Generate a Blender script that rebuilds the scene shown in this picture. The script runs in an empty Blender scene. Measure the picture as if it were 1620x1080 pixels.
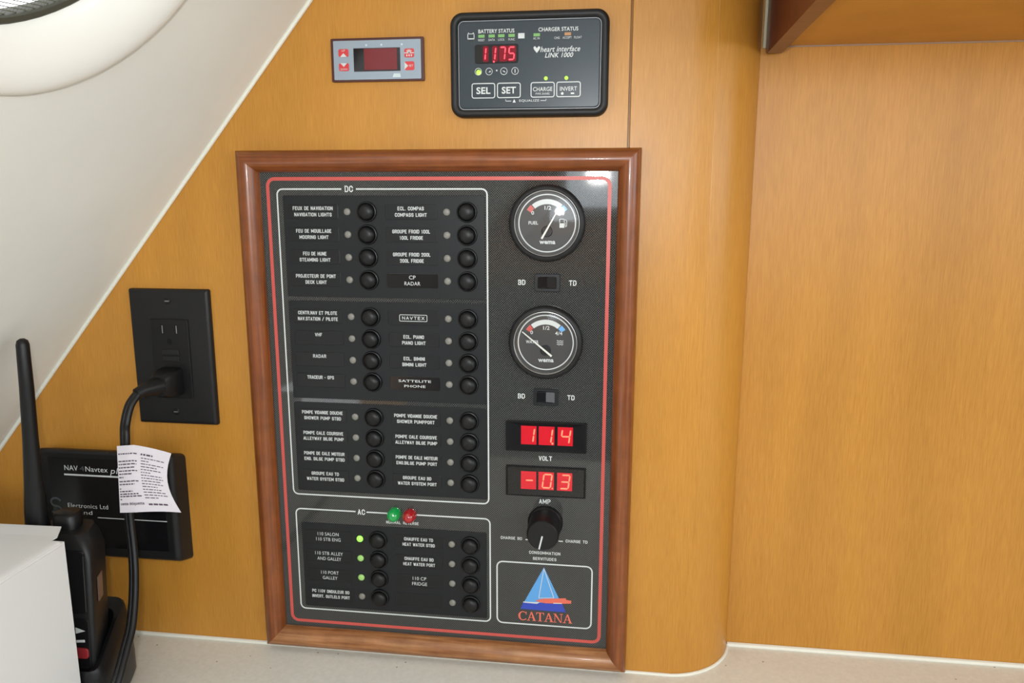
import bpy, bmesh, math, random
from mathutils import Matrix, Vector
random.seed(4)
S = 0.001                                   # all numbers below are millimetres
sc = bpy.context.scene
COL = sc.collection

# ------------------------------------------------------------------ camera
cam = bpy.data.cameras.new('camera')
cam.sensor_fit = 'HORIZONTAL'; cam.sensor_width = 36.0
cam.lens = 36.0 * 1206.97 / 1620.0
cam.clip_start = 0.01; cam.clip_end = 50
camo = bpy.data.objects.new('camera', cam); COL.objects.link(camo)
CAM = Vector((0.26845, -0.57986, -0.01332))
Rm = Matrix.Rotation(math.radians(7.56088), 4, 'Z') @ Matrix.Rotation(math.radians(79.24197), 4, 'X') @ Matrix.Rotation(math.radians(0.03368), 4, 'Z')
camo.matrix_world = Matrix.Translation(CAM) @ Rm
sc.camera = camo

# ------------------------------------------------------------------ world and lights
world = bpy.data.worlds.new('world'); sc.world = world
world.use_nodes = True
bg = world.node_tree.nodes['Background']
bg.inputs[0].default_value = (0.93, 0.97, 1.0, 1); bg.inputs[1].default_value = 3.0

def area_light(name, loc, rot, sx, sy, power, col):
    l = bpy.data.lights.new(name, 'AREA'); l.shape = 'RECTANGLE'; l.size = sx; l.size_y = sy
    l.energy = power; l.color = col
    o = bpy.data.objects.new(name, l); COL.objects.link(o)
    o.location = loc; o.rotation_euler = rot
    return o
# the camera's own flash, a little left of and above the lens
fl = area_light('camera_flash', (0.243, -0.581, 0.018), (0, 0, 0), 0.022, 0.013, 1.05, (1.0, 0.985, 0.96))
fl.rotation_euler = (Rm @ Matrix.Rotation(math.radians(-3), 4, 'X')).to_euler()
# daylight through the cabin windows behind the photographer
area_light('window_daylight', (0.85, -2.14, 0.15), (math.radians(90), 0, 0), 1.5, 0.40, 11.5, (0.80, 0.91, 1.0))
area_light('side_window_daylight', (1.74, -1.0, 0.12), (math.radians(90), 0, math.radians(90)), 1.3, 0.34, 7.0, (0.84, 0.93, 1.0))

sc.view_settings.view_transform = 'Standard'
sc.view_settings.look = 'None'
sc.view_settings.gamma = 1.0
sc.view_settings.use_curve_mapping = False
sc.view_settings.exposure = 0.3

# ------------------------------------------------------------------ materials
MATS = {}
def mat(name, col, rough=0.5, metal=0.0, coat=0.0, emit=None, es=0.0, spec=0.5, trans=0.0):
    m = bpy.data.materials.new(name); m.use_nodes = True
    b = m.node_tree.nodes['Principled BSDF']
    b.inputs['Base Color'].default_value = (*col, 1)
    b.inputs['Roughness'].default_value = rough
    b.inputs['Metallic'].default_value = metal
    b.inputs['Coat Weight'].default_value = coat
    b.inputs['Coat Roughness'].default_value = 0.08
    b.inputs['Specular IOR Level'].default_value = spec
    if trans: b.inputs['Transmission Weight'].default_value = trans
    if emit:
        b.inputs['Emission Color'].default_value = (*emit, 1); b.inputs['Emission Strength'].default_value = es
    MATS[name] = m
    return m
def nd(m, t, **kw):
    n = m.node_tree.nodes.new(t)
    for k, v in kw.items(): setattr(n, k, v)
    return n
def lk(m, a, b): m.node_tree.links.new(a, b)
def noise(m, scale, vscale, detail=4, rough=0.6, rot=(0, 0, 0)):
    tc = nd(m, 'ShaderNodeTexCoord'); mp = nd(m, 'ShaderNodeMapping')
    mp.inputs['Scale'].default_value = vscale; mp.inputs['Rotation'].default_value = rot
    nz = nd(m, 'ShaderNodeTexNoise')
    nz.inputs['Scale'].default_value = scale; nz.inputs['Detail'].default_value = detail; nz.inputs['Roughness'].default_value = rough
    lk(m, tc.outputs['Object'], mp.inputs['Vector']); lk(m, mp.outputs[0], nz.inputs['Vector'])
    return nz.outputs['Fac']
def ramp(m, fac, stops):
    r = nd(m, 'ShaderNodeValToRGB'); e = r.color_ramp.elements
    e[0].position, e[0].color = stops[0][0], (*stops[0][1], 1)
    e[1].position, e[1].color = stops[-1][0], (*stops[-1][1], 1)
    for p, c in stops[1:-1]:
        q = e.new(p); q.color = (*c, 1)
    lk(m, fac, r.inputs['Fac']); return r.outputs['Color']
def mix(m, fac, a, b, mode='MIX'):
    x = nd(m, 'ShaderNodeMix', data_type='RGBA', blend_type=mode)
    if isinstance(fac, float): x.inputs[0].default_value = fac
    else: lk(m, fac, x.inputs[0])
    for s_, v in ((6, a), (7, b)):
        if isinstance(v, tuple): x.inputs[s_].default_value = (*v, 1)
        else: lk(m, v, x.inputs[s_])
    return x.outputs[2]
def bump(m, h, strength, dist=0.0005):
    b = nd(m, 'ShaderNodeBump'); b.inputs['Strength'].default_value = strength; b.inputs['Distance'].default_value = dist
    lk(m, h, b.inputs['Height']); lk(m, b.outputs[0], m.node_tree.nodes['Principled BSDF'].inputs['Normal'])
def basecol(m, c): lk(m, c, m.node_tree.nodes['Principled BSDF'].inputs['Base Color'])

def veneer(name, a, b, c, rough=0.36):
    m = mat(name, a, rough, spec=0.45)
    fine = noise(m, 1.0, (1500, 1500, 60), 4, 0.6)
    big = noise(m, 1.0, (22, 22, 3.0), 3, 0.5)
    col = ramp(m, fine, [(0.32, a), (0.52, b), (0.70, c)])
    col2 = ramp(m, big, [(0.35, (0.93, 0.91, 0.88)), (0.65, (1.05, 1.04, 1.03))])
    basecol(m, mix(m, 1.0, col, col2, 'MULTIPLY'))
    bump(m, fine, 0.10, 0.0003)
    return m
WOOD = veneer('honey_veneer', (0.455, 0.198, 0.026), (0.510, 0.233, 0.034), (0.56, 0.265, 0.043))

def mahogany(name, a, b, c, vs):
    m = mat(name, a, 0.34, coat=0.15, spec=0.45)
    f = noise(m, 1.0, vs, 5, 0.6)
    w = noise(m, 1.0, (60, 60, 60), 4, 0.6)
    col = ramp(m, f, [(0.30, a), (0.52, b), (0.75, c)])
    col2 = ramp(m, w, [(0.30, (0.8, 0.78, 0.75)), (0.7, (1.12, 1.1, 1.1))])
    basecol(m, mix(m, 1.0, col, col2, 'MULTIPLY'))
    bump(m, f, 0.25, 0.0004)
    return m
A_, B_, C_ = (0.15, 0.037, 0.008), (0.215, 0.060, 0.013), (0.285, 0.092, 0.022)
MAH_V = mahogany('mahogany_upright', A_, B_, C_, (500, 500, 14))
MAH_H = mahogany('mahogany_crosswise', A_, B_, C_, (14, 500, 500))
MAH_D = mahogany('mahogany_dark', (0.075, 0.012, 0.007), (0.112, 0.020, 0.011), (0.15, 0.031, 0.016), (14, 300, 300))
MAH_W = mahogany('mahogany_weathered', (0.20, 0.065, 0.02), (0.33, 0.14, 0.05), (0.45, 0.23, 0.10), (18, 330, 330))
MAH_W.node_tree.nodes['Principled BSDF'].inputs['Coat Weight'].default_value = 0.1

LINER = mat('white_liner', (0.70, 0.71, 0.71), 0.55, spec=0.3)
bump(LINER, noise(LINER, 1.0, (900, 900, 900), 3), 0.06, 0.0003)
basecol(LINER, ramp(LINER, noise(LINER, 1.0, (9, 9, 9), 3), [(0.3, (0.80, 0.815, 0.765)), (0.7, (0.85, 0.86, 0.81))]))
RIM = mat('white_gelcoat', (0.80, 0.80, 0.75), 0.30, spec=0.4)
CAULK = mat('white_caulk', (0.78, 0.77, 0.68), 0.5)
CAULK2 = mat('aged_caulk', (0.55, 0.50, 0.36), 0.5)
COUNTER = mat('speckled_worktop', (0.66, 0.61, 0.55), 0.38, spec=0.4)
_v = nd(COUNTER, 'ShaderNodeTexVoronoi'); _tc = nd(COUNTER, 'ShaderNodeTexCoord'); _v.inputs['Scale'].default_value = 75
lk(COUNTER, _tc.outputs['Object'], _v.inputs['Vector'])
_sp = ramp(COUNTER, _v.outputs['Distance'], [(0.04, (0.35, 0.28, 0.24)), (0.075, (1, 1, 1))])
_b = ramp(COUNTER, noise(COUNTER, 1.0, (300, 300, 300), 4), [(0.3, (0.72, 0.715, 0.65)), (0.7, (0.80, 0.795, 0.73))])
basecol(COUNTER, mix(COUNTER, 1.0, _b, _sp, 'MULTIPLY'))

# woven dark panel print
PLATE = mat('woven_black_plate', (0.03, 0.03, 0.03), 0.045, spec=0.42)
_tc = nd(PLATE, 'ShaderNodeTexCoord'); _mp = nd(PLATE, 'ShaderNodeMapping')
_mp.inputs['Rotation'].default_value = (0, 0, 0)
_ck = nd(PLATE, 'ShaderNodeTexChecker'); _ck.inputs['Scale'].default_value = 1000 / 0.92
_ck.inputs['Color1'].default_value = (0.085, 0.086, 0.080, 1); _ck.inputs['Color2'].default_value = (0.010, 0.010, 0.011, 1)
_ad = nd(PLATE, 'ShaderNodeVectorMath', operation='MULTIPLY'); _ad.inputs[1].default_value = (1, 0, 1)
_ad2 = nd(PLATE, 'ShaderNodeVectorMath', operation='ADD'); _ad2.inputs[1].default_value = (0.31, 0.0001, 0.77)
lk(PLATE, _tc.outputs['Object'], _mp.inputs['Vector']); lk(PLATE, _mp.outputs[0], _ad.inputs[0])
lk(PLATE, _ad.outputs[0], _ad2.inputs[0]); lk(PLATE, _ad2.outputs[0], _ck.inputs['Vector'])
basecol(PLATE, _ck.outputs['Color'])

MODULE = mat('matt_black_module', (0.010, 0.0115, 0.013), 0.40, spec=0.32)
NPLATE = mat('black_name_plate', (0.008, 0.009, 0.010), 0.36, spec=0.36)
STICKER = mat('gloss_black_sticker', (0.006, 0.006, 0.006), 0.18)
RUBBER = mat('black_rubber', (0.006, 0.006, 0.0065), 0.42, spec=0.33)
BLACK = mat('black_plastic', (0.006, 0.006, 0.0065), 0.40, spec=0.33)
BLACK2 = mat('satin_black_plastic', (0.010, 0.010, 0.0105), 0.46, spec=0.34)
GLOSSB = mat('gloss_black', (0.007, 0.007, 0.008), 0.12)
DEEP = mat('dull_black', (0.006, 0.006, 0.006), 0.7, spec=0.2)
PRINT = mat('white_print', (0.60, 0.63, 0.62), 0.4)
PRINT_D = mat('dim_white_print', (0.42, 0.44, 0.45), 0.4)
REDP = mat('red_print', (0.55, 0.085, 0.07), 0.4)
LAMP = mat('unlit_lamp', (0.21, 0.205, 0.18), 0.4)
GLIT = mat('lit_green_lamp', (0.25, 0.6, 0.1), 0.3, emit=(0.25, 0.95, 0.06), es=1.1)
GDIM = mat('half_lit_green_lamp', (0.30, 0.48, 0.16), 0.4, emit=(0.20, 0.62, 0.05), es=0.20)
GREENJ = mat('green_jewel', (0.0, 0.20, 0.04), 0.06, coat=1.0, emit=(0.0, 0.35, 0.06), es=0.25)
REDJ = mat('red_jewel', (0.30, 0.004, 0.006), 0.06, coat=1.0, emit=(0.45, 0.0, 0.01), es=0.12)
SEG = mat('lit_red_segment', (0.5, 0.05, 0.03), 0.4, emit=(1.0, 0.42, 0.22), es=1.0)
SEGP = mat('lit_pink_segment', (0.5, 0.03, 0.05), 0.4, emit=(1.0, 0.05, 0.08), es=1.2)
CELL = mat('glowing_red_cell', (0.35, 0.0, 0.01), 0.35, emit=(0.70, 0.004, 0.015), es=0.75)
HALO = mat('red_digit_halo', (0.05, 0.0, 0.004), 0.4, spec=0.2, emit=(0.22, 0.0, 0.008), es=0.7)  # glow round the lit digits, painted as dim red emissive patches behind them
DARKRED = mat('dark_red_window', (0.17, 0.010, 0.014), 0.2)
DIAL = mat('gauge_dial', (0.036, 0.034, 0.032), 0.5)
CHROME = mat('chrome', (0.75, 0.75, 0.75), 0.14, metal=1.0)
STEEL = mat('dull_steel', (0.42, 0.42, 0.41), 0.38, metal=1.0)
NEEDLE = mat('pale_needle', (0.74, 0.75, 0.68), 0.4)
BLUEP = mat('blue_print', (0.13, 0.38, 0.72), 0.4)
SKY = mat('sail_blue_print', (0.10, 0.33, 0.68), 0.4)
NAVY = mat('navy_print', (0.03, 0.06, 0.42), 0.4)
CORAL = mat('coral_print', (0.70, 0.14, 0.09), 0.4)
LINKF = mat('blue_black_face', (0.020, 0.032, 0.041), 0.24, spec=0.55)
GREENB = mat('green_bar_lamp', (0.16, 0.33, 0.10), 0.4, emit=(0.10, 0.40, 0.05), es=0.18)
ORANGEB = mat('orange_bar_lamp', (0.45, 0.22, 0.08), 0.4)
LEDY = mat('lit_lime_lamp', (0.22, 0.45, 0.05), 0.3, emit=(0.40, 0.85, 0.05), es=0.9)
MAROON = mat('maroon_bezel', (0.070, 0.018, 0.016), 0.35)
GREYF = mat('blue_grey_face', (0.30, 0.36, 0.42), 0.35)
REDKEY = mat('red_key', (0.62, 0.045, 0.05), 0.4)
PAPER = mat('white_paper', (0.66, 0.62, 0.66), 0.6)
CARTON = mat('white_carton', (0.74, 0.74, 0.735), 0.6)
INK = mat('purple_black_ink', (0.07, 0.045, 0.075), 0.6)
OLIVE = mat('dark_gasket', (0.05, 0.05, 0.035), 0.5)
WIRE = mat('screen_wire', (0.10, 0.10, 0.075), 0.5)
FLOORM = mat('teak_sole', (0.28, 0.14, 0.06), 0.4)
UPHOL = mat('blue_grey_upholstery', (0.10, 0.12, 0.16), 0.8)
basecol(FLOORM, ramp(FLOORM, noise(FLOORM, 1.0, (60, 4, 4), 4), [(0.3, (0.22, 0.10, 0.04)), (0.7, (0.34, 0.18, 0.08))]))

def clear(name, tint=(1, 1, 1), gloss=0.10):
    m = bpy.data.materials.new(name); m.use_nodes = True
    t = m.node_tree; t.nodes.clear()
    o = t.nodes.new('ShaderNodeOutputMaterial'); mx = t.nodes.new('ShaderNodeMixShader')
    tr = t.nodes.new('ShaderNodeBsdfTransparent'); gl = t.nodes.new('ShaderNodeBsdfGlossy'); gl.distribution = 'BECKMANN'; fr = t.nodes.new('ShaderNodeLayerWeight'); pw = t.nodes.new('ShaderNodeMath'); pw.operation = 'POWER'; pw.inputs[1].default_value = 5; ma = t.nodes.new('ShaderNodeMath'); ma.operation = 'MULTIPLY_ADD'; ma.inputs[1].default_value = 0.9; ma.inputs[2].default_value = 0.04
    tr.inputs[0].default_value = (*tint, 1); gl.inputs['Roughness'].default_value = gloss; fr.inputs[0].default_value = 0.5
    t.links.new(fr.outputs['Facing'], pw.inputs[0]); t.links.new(pw.outputs[0], ma.inputs[0]); t.links.new(ma.outputs[0], mx.inputs[0]); t.links.new(tr.outputs[0], mx.inputs[1]); t.links.new(gl.outputs[0], mx.inputs[2])
    t.links.new(mx.outputs[0], o.inputs[0])
    return m
GLASS = clear('clear_glass')
REDGLASS = clear('smoked_glass', (0.8, 0.78, 0.78))

# ------------------------------------------------------------------ mesh builder
class MB:
    def __init__(s): s.v = []; s.f = []
    def add(s, vs, fs):
        b = len(s.v); s.v += [tuple(p) for p in vs]; s.f += [tuple(b + i for i in f) for f in fs]; return s
    def loft(s, rings, cap0=True, cap1=True, closed=True):
        n = len(rings[0]); vs = [p for r in rings for p in r]; fs = []
        for k in range(len(rings) - 1):
            for i in range(n if closed else n - 1):
                j = (i + 1) % n
                fs.append((k * n + i, k * n + j, (k + 1) * n + j, (k + 1) * n + i))
        if cap0: fs.append(tuple(range(n))[::-1])
        if cap1: fs.append(tuple((len(rings) - 1) * n + i for i in range(n)))
        return s.add(vs, fs)
    def prism(s, poly, y0, y1):                                # poly in (x, z), from depth y0 to y1
        return s.loft([[(x, y0, z) for x, z in poly], [(x, y1, z) for x, z in poly]])
    def flat(s, poly, y):
        return s.add([(x, y, z) for x, z in poly], [tuple(range(len(poly)))])
    def box(s, x0, x1, y0, y1, z0, z1):
        return s.prism([(x0, z0), (x1, z0), (x1, z1), (x0, z1)], y0, y1)
    def bprism(s, poly_fn, y0, y1, bev, steps=3):              # poly_fn(inset) -> poly; rounded front edge at y1
        rings = [[(x, y0, z) for x, z in poly_fn(0)]]
        sg = 1 if y1 > y0 else -1
        for k in range(steps + 1):
            a = math.pi / 2 * k / steps
            rings.append([(x, y1 - sg * bev * (1 - math.sin(a)), z) for x, z in poly_fn(bev * (1 - math.cos(a)))])
        return s.loft(rings)
    def lathe(s, cx, cz, prof, n=32, cap0=True, cap1=True):    # prof: (radius, y) about an axis along y
        rings = [[(cx + r * math.cos(2 * math.pi * i / n), y, cz + r * math.sin(2 * math.pi * i / n)) for i in range(n)] for r, y in prof]
        return s.loft(rings, cap0, cap1)
    def strip(s, pts, w, y, closed=False):                     # flat line of width w along pts
        n = len(pts); L = []; R = []
        for i, p in enumerate(pts):
            a = pts[i - 1] if closed else pts[max(i - 1, 0)]; b = pts[(i + 1) % n] if closed else pts[min(i + 1, n - 1)]
            dx, dz = b[0] - a[0], b[1] - a[1]; l = math.hypot(dx, dz) or 1
            nx, nz = -dz / l * w / 2, dx / l * w / 2
            L.append((p[0] + nx, y, p[1] + nz)); R.append((p[0] - nx, y, p[1] - nz))
        return s.loft([L, R], False, False, closed=closed)
    def tube(s, pts, rad, n=10, cap=True):
        rings = []; up = Vector((0, 1, 0.01)); m = len(pts)
        P = [Vector(p) for p in pts]
        for i in range(m):
            t = (P[min(i + 1, m - 1)] - P[max(i - 1, 0)]).normalized()
            a = t.cross(up).normalized(); b = a.cross(t).normalized()
            r = rad[i] if isinstance(rad, (list, tuple)) else rad
            rings.append([tuple(P[i] + (a * math.cos(2 * math.pi * k / n) + b * math.sin(2 * math.pi * k / n)) * r) for k in range(n)])
        return s.loft(rings, cap, cap)
    def map(s, fn): s.v = [tuple(fn(p)) for p in s.v]; return s
    def mesh(s, name, mt, smooth=None):
        me = bpy.data.meshes.new(name)
        me.from_pydata([(x * S, y * S, z * S) for x, y, z in s.v], [], s.f)
        bm = bmesh.new(); bm.from_mesh(me); bmesh.ops.recalc_face_normals(bm, faces=bm.faces); bm.to_mesh(me); bm.free()
        me.materials.append(mt)
        if smooth:
            me.polygons.foreach_set('use_smooth', [True] * len(me.polygons))
            me.set_sharp_from_angle(angle=math.radians(smooth))
        return me
def link(name, me, parent=None, loc=(0, 0, 0)):
    o = bpy.data.objects.new(name, me); COL.objects.link(o)
    o.location = [c * S for c in loc]
    if parent:
        o.parent = parent
        o.matrix_parent_inverse = Matrix.Translation(-WL[parent.name])
    WL[o.name] = Vector([c * S for c in loc])
    return o
WL = {}                                                         # world position of every object
def obj(name, mb, mt, parent=None, smooth=None, label=None):
    o = link(name, mb.mesh(name, mt, smooth), parent)
    if label: o['label'] = label
    return o
def thing(name, label, cat, loc, group=None):
    o = bpy.data.objects.new(name, None); COL.objects.link(o)
    o.empty_display_size = 0.01
    o.location = [c * S for c in loc]; WL[o.name] = Vector([c * S for c in loc])
    o['label'] = label; o['category'] = cat
    if group: o['group'] = group
    return o
def struct(name, mb, mt, label, cat, smooth=None):
    o = obj(name, mb, mt, None, smooth); o['kind'] = 'structure'; o['label'] = label; o['category'] = cat
    return o
def rr(x0, x1, z0, z1, r, n=4):
    p = []
    for cx, cz, a0 in ((x1 - r, z1 - r, 0), (x0 + r, z1 - r, 90), (x0 + r, z0 + r, 180), (x1 - r, z0 + r, 270)):
        for k in range(n + 1):
            a = math.radians(a0 + 90 * k / n); p.append((cx + r * math.cos(a), cz + r * math.sin(a)))
    return p
def rrf(x0, x1, z0, z1, r, n=4):
    return lambda i: rr(x0 + i, x1 - i, z0 + i, z1 - i, max(r - i, 0.05), n)
def outline(mb, x0, x1, z0, z1, r, w, y, gaps=()):             # printed rounded rectangle, with gaps in its top edge
    p = rr(x0, x1, z0, z1, r)
    if not gaps:
        mb.strip(p, w, y, True); return mb
    n = 5
    body = p[2 * n:3 * n] + p[3 * n:] + p[:n]                    # left bottom, right bottom, right top
    top_l = p[n:2 * n]
    line = [(gaps[0][0], z1)] + top_l + body + [(gaps[-1][1], z1)]
    mb.strip(line, w, y)
    for a, b in zip(gaps, gaps[1:]): mb.strip([(a[1], z1), (b[0], z1)], w, y)
    return mb
def ell(cx, cz, rx, rz=None, n=20):
    rz = rz or rx
    return [(cx + rx * math.cos(2 * math.pi * i / n), cz + rz * math.sin(2 * math.pi * i / n)) for i in range(n)]
_tc_ = {}
def glyphs(txt, bold):
    k = (txt, bold)
    if k not in _tc_:
        c = bpy.data.curves.new('lettering', 'FONT'); c.body = txt; c.size = 1.0; c.resolution_u = 3
        c.offset = bold; c.space_character = 1.04
        o = bpy.data.objects.new('lettering', c); me = bpy.data.meshes.new_from_object(o)
        v = [tuple(q.co) for q in me.vertices]; f = [tuple(q.vertices) for q in me.polygons]
        bpy.data.objects.remove(o); bpy.data.curves.remove(c); bpy.data.meshes.remove(me)
        xs = [q[0] for q in v]; _tc_[k] = (v, f, min(xs), max(xs))
    return _tc_[k]
CAP = max(p[1] for p in glyphs('H', 0.0)[0])
print('CAP', CAP) #                                                     # cap height of the built-in font at size 1
def text(mb, txt, cx, cz, w, h, y, bold=0.012, shear=0.0):      # cx, cz: middle of the line; w: width; h: cap height
    v, f, a, b = glyphs(txt, bold)
    sx = w / (b - a); sz = h / CAP
    mb.add([(cx + (p[0] - (a + b) / 2) * sx + shear * (p[1] * sz - h / 2), y, cz - h / 2 + p[1] * sz) for p in v], f)
    return mb
# condensed block capitals drawn as strokes on a unit cell
_O = [(0, .18), (0, .82), (.3, 1), (.7, 1), (1, .82), (1, .18), (.7, 0), (.3, 0), (0, .18)]
STROKES = {
 'A': [[(0, 0), (.5, 1)], [(.5, 1), (1, 0)], [(.2, .3), (.8, .3)]], 'B': [[(0, 0), (0, 1), (.7, 1), (1, .86), (1, .66), (.75, .52), (0, .52)], [(.72, .52), (1, .38), (1, .15), (.7, 0), (0, 0)]],
 'C': [[(1, .70), (1, .82), (.7, 1), (.3, 1), (0, .82), (0, .18), (.3, 0), (.7, 0), (1, .18), (1, .30)]], 'D': [[(0, 0), (0, 1), (.65, 1), (1, .8), (1, .2), (.65, 0), (0, 0)]],
 'E': [[(.95, 1), (0, 1), (0, 0), (.95, 0)], [(0, .52), (.8, .52)]], 'F': [[(.95, 1), (0, 1), (0, 0)], [(0, .5), (.8, .5)]],
 'G': [[(1, .72), (1, .82), (.7, 1), (.3, 1), (0, .82), (0, .18), (.3, 0), (.7, 0), (1, .18), (1, .45), (.55, .45)]], 'H': [[(0, 0), (0, 1)], [(1, 0), (1, 1)], [(0, .52), (1, .52)]],
 'I': [[(0, 0), (0, 1)]], 'J': [[(.9, 1), (.9, .18), (.65, 0), (.25, 0), (0, .18), (0, .3)]], 'K': [[(0, 0), (0, 1)], [(1, 1), (.08, .42)], [(.35, .58), (1, 0)]], 'L': [[(0, 1), (0, 0), (.9, 0)]],
 'M': [[(0, 0), (0, 1)], [(0, 1), (.5, .25)], [(.5, .25), (1, 1)], [(1, 1), (1, 0)]], 'N': [[(0, 0), (0, 1)], [(0, 1), (1, 0)], [(1, 0), (1, 1)]], 'O': [_O], 'P': [[(0, 0), (0, 1), (.7, 1), (1, .85), (1, .6), (.7, .45), (0, .45)]],
 'R': [[(0, 0), (0, 1), (.7, 1), (1, .86), (1, .63), (.7, .5), (0, .5)], [(.6, .5), (1, 0)]], 'S': [[(1, .74), (1, .84), (.7, 1), (.3, 1), (0, .84), (0, .66), (.25, .54), (.75, .46), (1, .34), (1, .16), (.7, 0), (.3, 0), (0, .16), (0, .26)]],
 'T': [[(-.05, 1), (1.05, 1)], [(.5, 1), (.5, 0)]], 'U': [[(0, 1), (0, .18), (.3, 0), (.7, 0), (1, .18), (1, 1)]], 'V': [[(0, 1), (.5, 0)], [(.5, 0), (1, 1)]],
 'W': [[(0, 1), (.25, 0)], [(.25, 0), (.5, .9)], [(.5, .9), (.75, 0)], [(.75, 0), (1, 1)]], 'X': [[(0, 0), (1, 1)], [(0, 1), (1, 0)]], 'Y': [[(0, 1), (.5, .45)], [(1, 1), (.5, .45)], [(.5, .45), (.5, 0)]], 'Z': [[(0, 1), (1, 1), (0, 0), (1, 0)]],
 '0': [_O], '1': [[(.1, .82), (.5, 1), (.5, 0)]], '2': [[(0, .7), (0, .84), (.3, 1), (.7, 1), (1, .84), (1, .62), (0, 0), (1, 0)]],
 '.': [[(0, 0), (0, .02)]], '-': [[(.1, .45), (.9, .45)]], '/': [[(0, -.05), (1, 1.05)]], ' ': []}
SW = {'I': 0.02, '.': 0.05, 'M': 1.35, 'W': 1.5, '1': 0.62, ' ': 0.45, '-': 0.6, 'E': 0.92, 'F': 0.9, 'L': 0.9, 'J': 0.85}
def block(mb, txt, cx, cz, w, h, y, t=0.165, shear=0.0):
    t *= h; gap = 0.62; ns = 0
    adv = sum(SW.get(c, 1.0) + gap for c in txt) - gap
    k = (w - t) / adv; x = cx - (w - t) / 2
    for c in txt:
        gw = SW.get(c, 1.0) * k
        for pl in STROKES[c]:
            P = [Vector((x + a * gw, cz - h / 2 + t / 2 + b * (h - t))) for a, b in pl]
            cl = P[0] == P[-1]; ns += 1; yy = y - 0.012 * (ns % 4)
            if cl: P.pop()
            else: P[0] = P[0] + (P[0] - P[1]).normalized() * t * 0.42; P[-1] = P[-1] + (P[-1] - P[-2]).normalized() * t * 0.42
            n = len(P); L = []; Q = []
            for i in range(n):
                d1 = (P[(i + 1) % n] - P[i]).normalized() if cl or i < n - 1 else (P[i] - P[i - 1]).normalized()
                d0 = (P[i] - P[i - 1]).normalized() if cl or i else d1
                d = (d0 + d1); d = d.normalized() if d.length > 1e-6 else d0
                m_ = min(1.5, 1 / max(0.3, d.dot(d0))) * t / 2
                nx, nz = -d[1] * m_, d[0] * m_
                L.append((P[i][0] + nx + shear * (P[i][1] - cz), yy, P[i][1] + nz)); Q.append((P[i][0] - nx + shear * (P[i][1] - cz), yy, P[i][1] - nz))
            mb.loft([L, Q], False, False, closed=cl)
        x += gw + gap * k
    return mb
SEGS = {'0': 'abcdef', '1': 'bc', '3': 'abcdg', '4': 'bcfg', '5': 'acdfg', '7': 'abc', '-': 'g'}
def seven(mb, ch, cx, cz, w, h, t, y, sl=0.12):
    g = t * 0.18; hw, hh = w / 2, h / 2
    def hor(z): return [(-hw + t / 2 + g, z), (-hw + t + g, z + t / 2), (hw - t - g, z + t / 2), (hw - t / 2 - g, z), (hw - t - g, z - t / 2), (-hw + t + g, z - t / 2)]
    def ver(x, z0, z1): return [(x, z0 + g), (x + t / 2, z0 + t / 2 + g), (x + t / 2, z1 - t / 2 - g), (x, z1 - g), (x - t / 2, z1 - t / 2 - g), (x - t / 2, z0 + t / 2 + g)]
    a, b_ = hh - t / 2, -hh + t / 2; r, l = hw - t / 2, -hw + t / 2
    P = {'a': hor(a), 'g': hor(0), 'd': hor(b_), 'b': ver(r, 0, a), 'c': ver(r, b_, 0), 'f': ver(l, 0, a), 'e': ver(l, b_, 0)}
    for s_ in SEGS[ch]: mb.prism([(cx + x + sl * z, cz + z) for x, z in P[s_]], y + 0.3, y)
    return mb

# ================================================================== THE SETTING
CZ = -401.5                                                     # worktop height
m = MB(); m.prism([(-443, -440), (276.1, -440), (276.1, 380), (247, 380)], 70, 0)
struct('wall_back', m, WOOD, 'honey veneered bulkhead carrying the switch panel and the outlet', 'wall')
# rounded post right of a shallow upright joint
sec = [(276.1, 70), (276.1, 9), (277.9, 9), (277.9, 0.4), (278.2, 0), (318, 0)]
sec += [(318 + 57.5 * math.sin(math.radians(a)), 57 - 57 * math.cos(math.radians(a))) for a in (6, 12, 18, 19.7)]
sec += [(318 + 57.35 * math.sin(math.radians(20)), 57 - 56.85 * math.cos(math.radians(20)))]
sec += [(318 + 57.5 * math.sin(math.radians(a)), 57 - 57 * math.cos(math.radians(a))) for a in (20.3, 24, 30, 36, 42, 48, 54, 60, 66, 72, 78, 84, 90)]
sec += [(375.5, 70)]
m = MB(); m.loft([[(x, y, -440) for x, y in sec], [(x, y, 380) for x, y in sec]])
struct('wall_corner', m, WOOD, 'rounded honey veneered post between the bulkhead and the recess', 'wall', smooth=25)
m = MB(); m.box(370, 1800, 90, 51.5, -440, 380)
struct('wall_right', m, WOOD, 'plain honey veneered wall at the back of the recess', 'wall')
m = MB(); m.box(389, 1800, 51.5, -190, 98.6, 380)
struct('ceiling_recess', m, WOOD, 'honey veneered underside of the overhead locker above the recess', 'soffit')
# mahogany end board of the overhead locker, bottom corner rounded
prof = [(50, 380), (50, 103)] + [(50 - 9 + 9 * math.cos(math.radians(a)), 101 - 9 + 0 - 9 * math.sin(math.radians(a)) + 9) for a in range(0, 91, 15)] + [(-205, 92), (-205, 380)]
prof = [(50, 380), (50, 99), (49, 95.5), (46, 92.8), (42, 92), (-205, 92), (-205, 380)]
def bd(x):
    return [(x + (0 if y > 0 else y * 0.03), y, z) for y, z in prof]
m = MB(); m.loft([bd(378.5), bd(379.3), bd(388.5), bd(389.2)])
struct('trim_1', m, MAH_D, 'dark mahogany end board of the overhead locker beside the rounded post', 'trim', smooth=30)
m = MB(); m.tube([(377.7, 49.5, 97), (377.7, 48.5, 200), (377.7, 48.5, 379)], 1.5, 8)
struct('trim_2', m, CAULK2, 'pale caulk bead between the mahogany board and the rounded post', 'trim', smooth=40)
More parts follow.
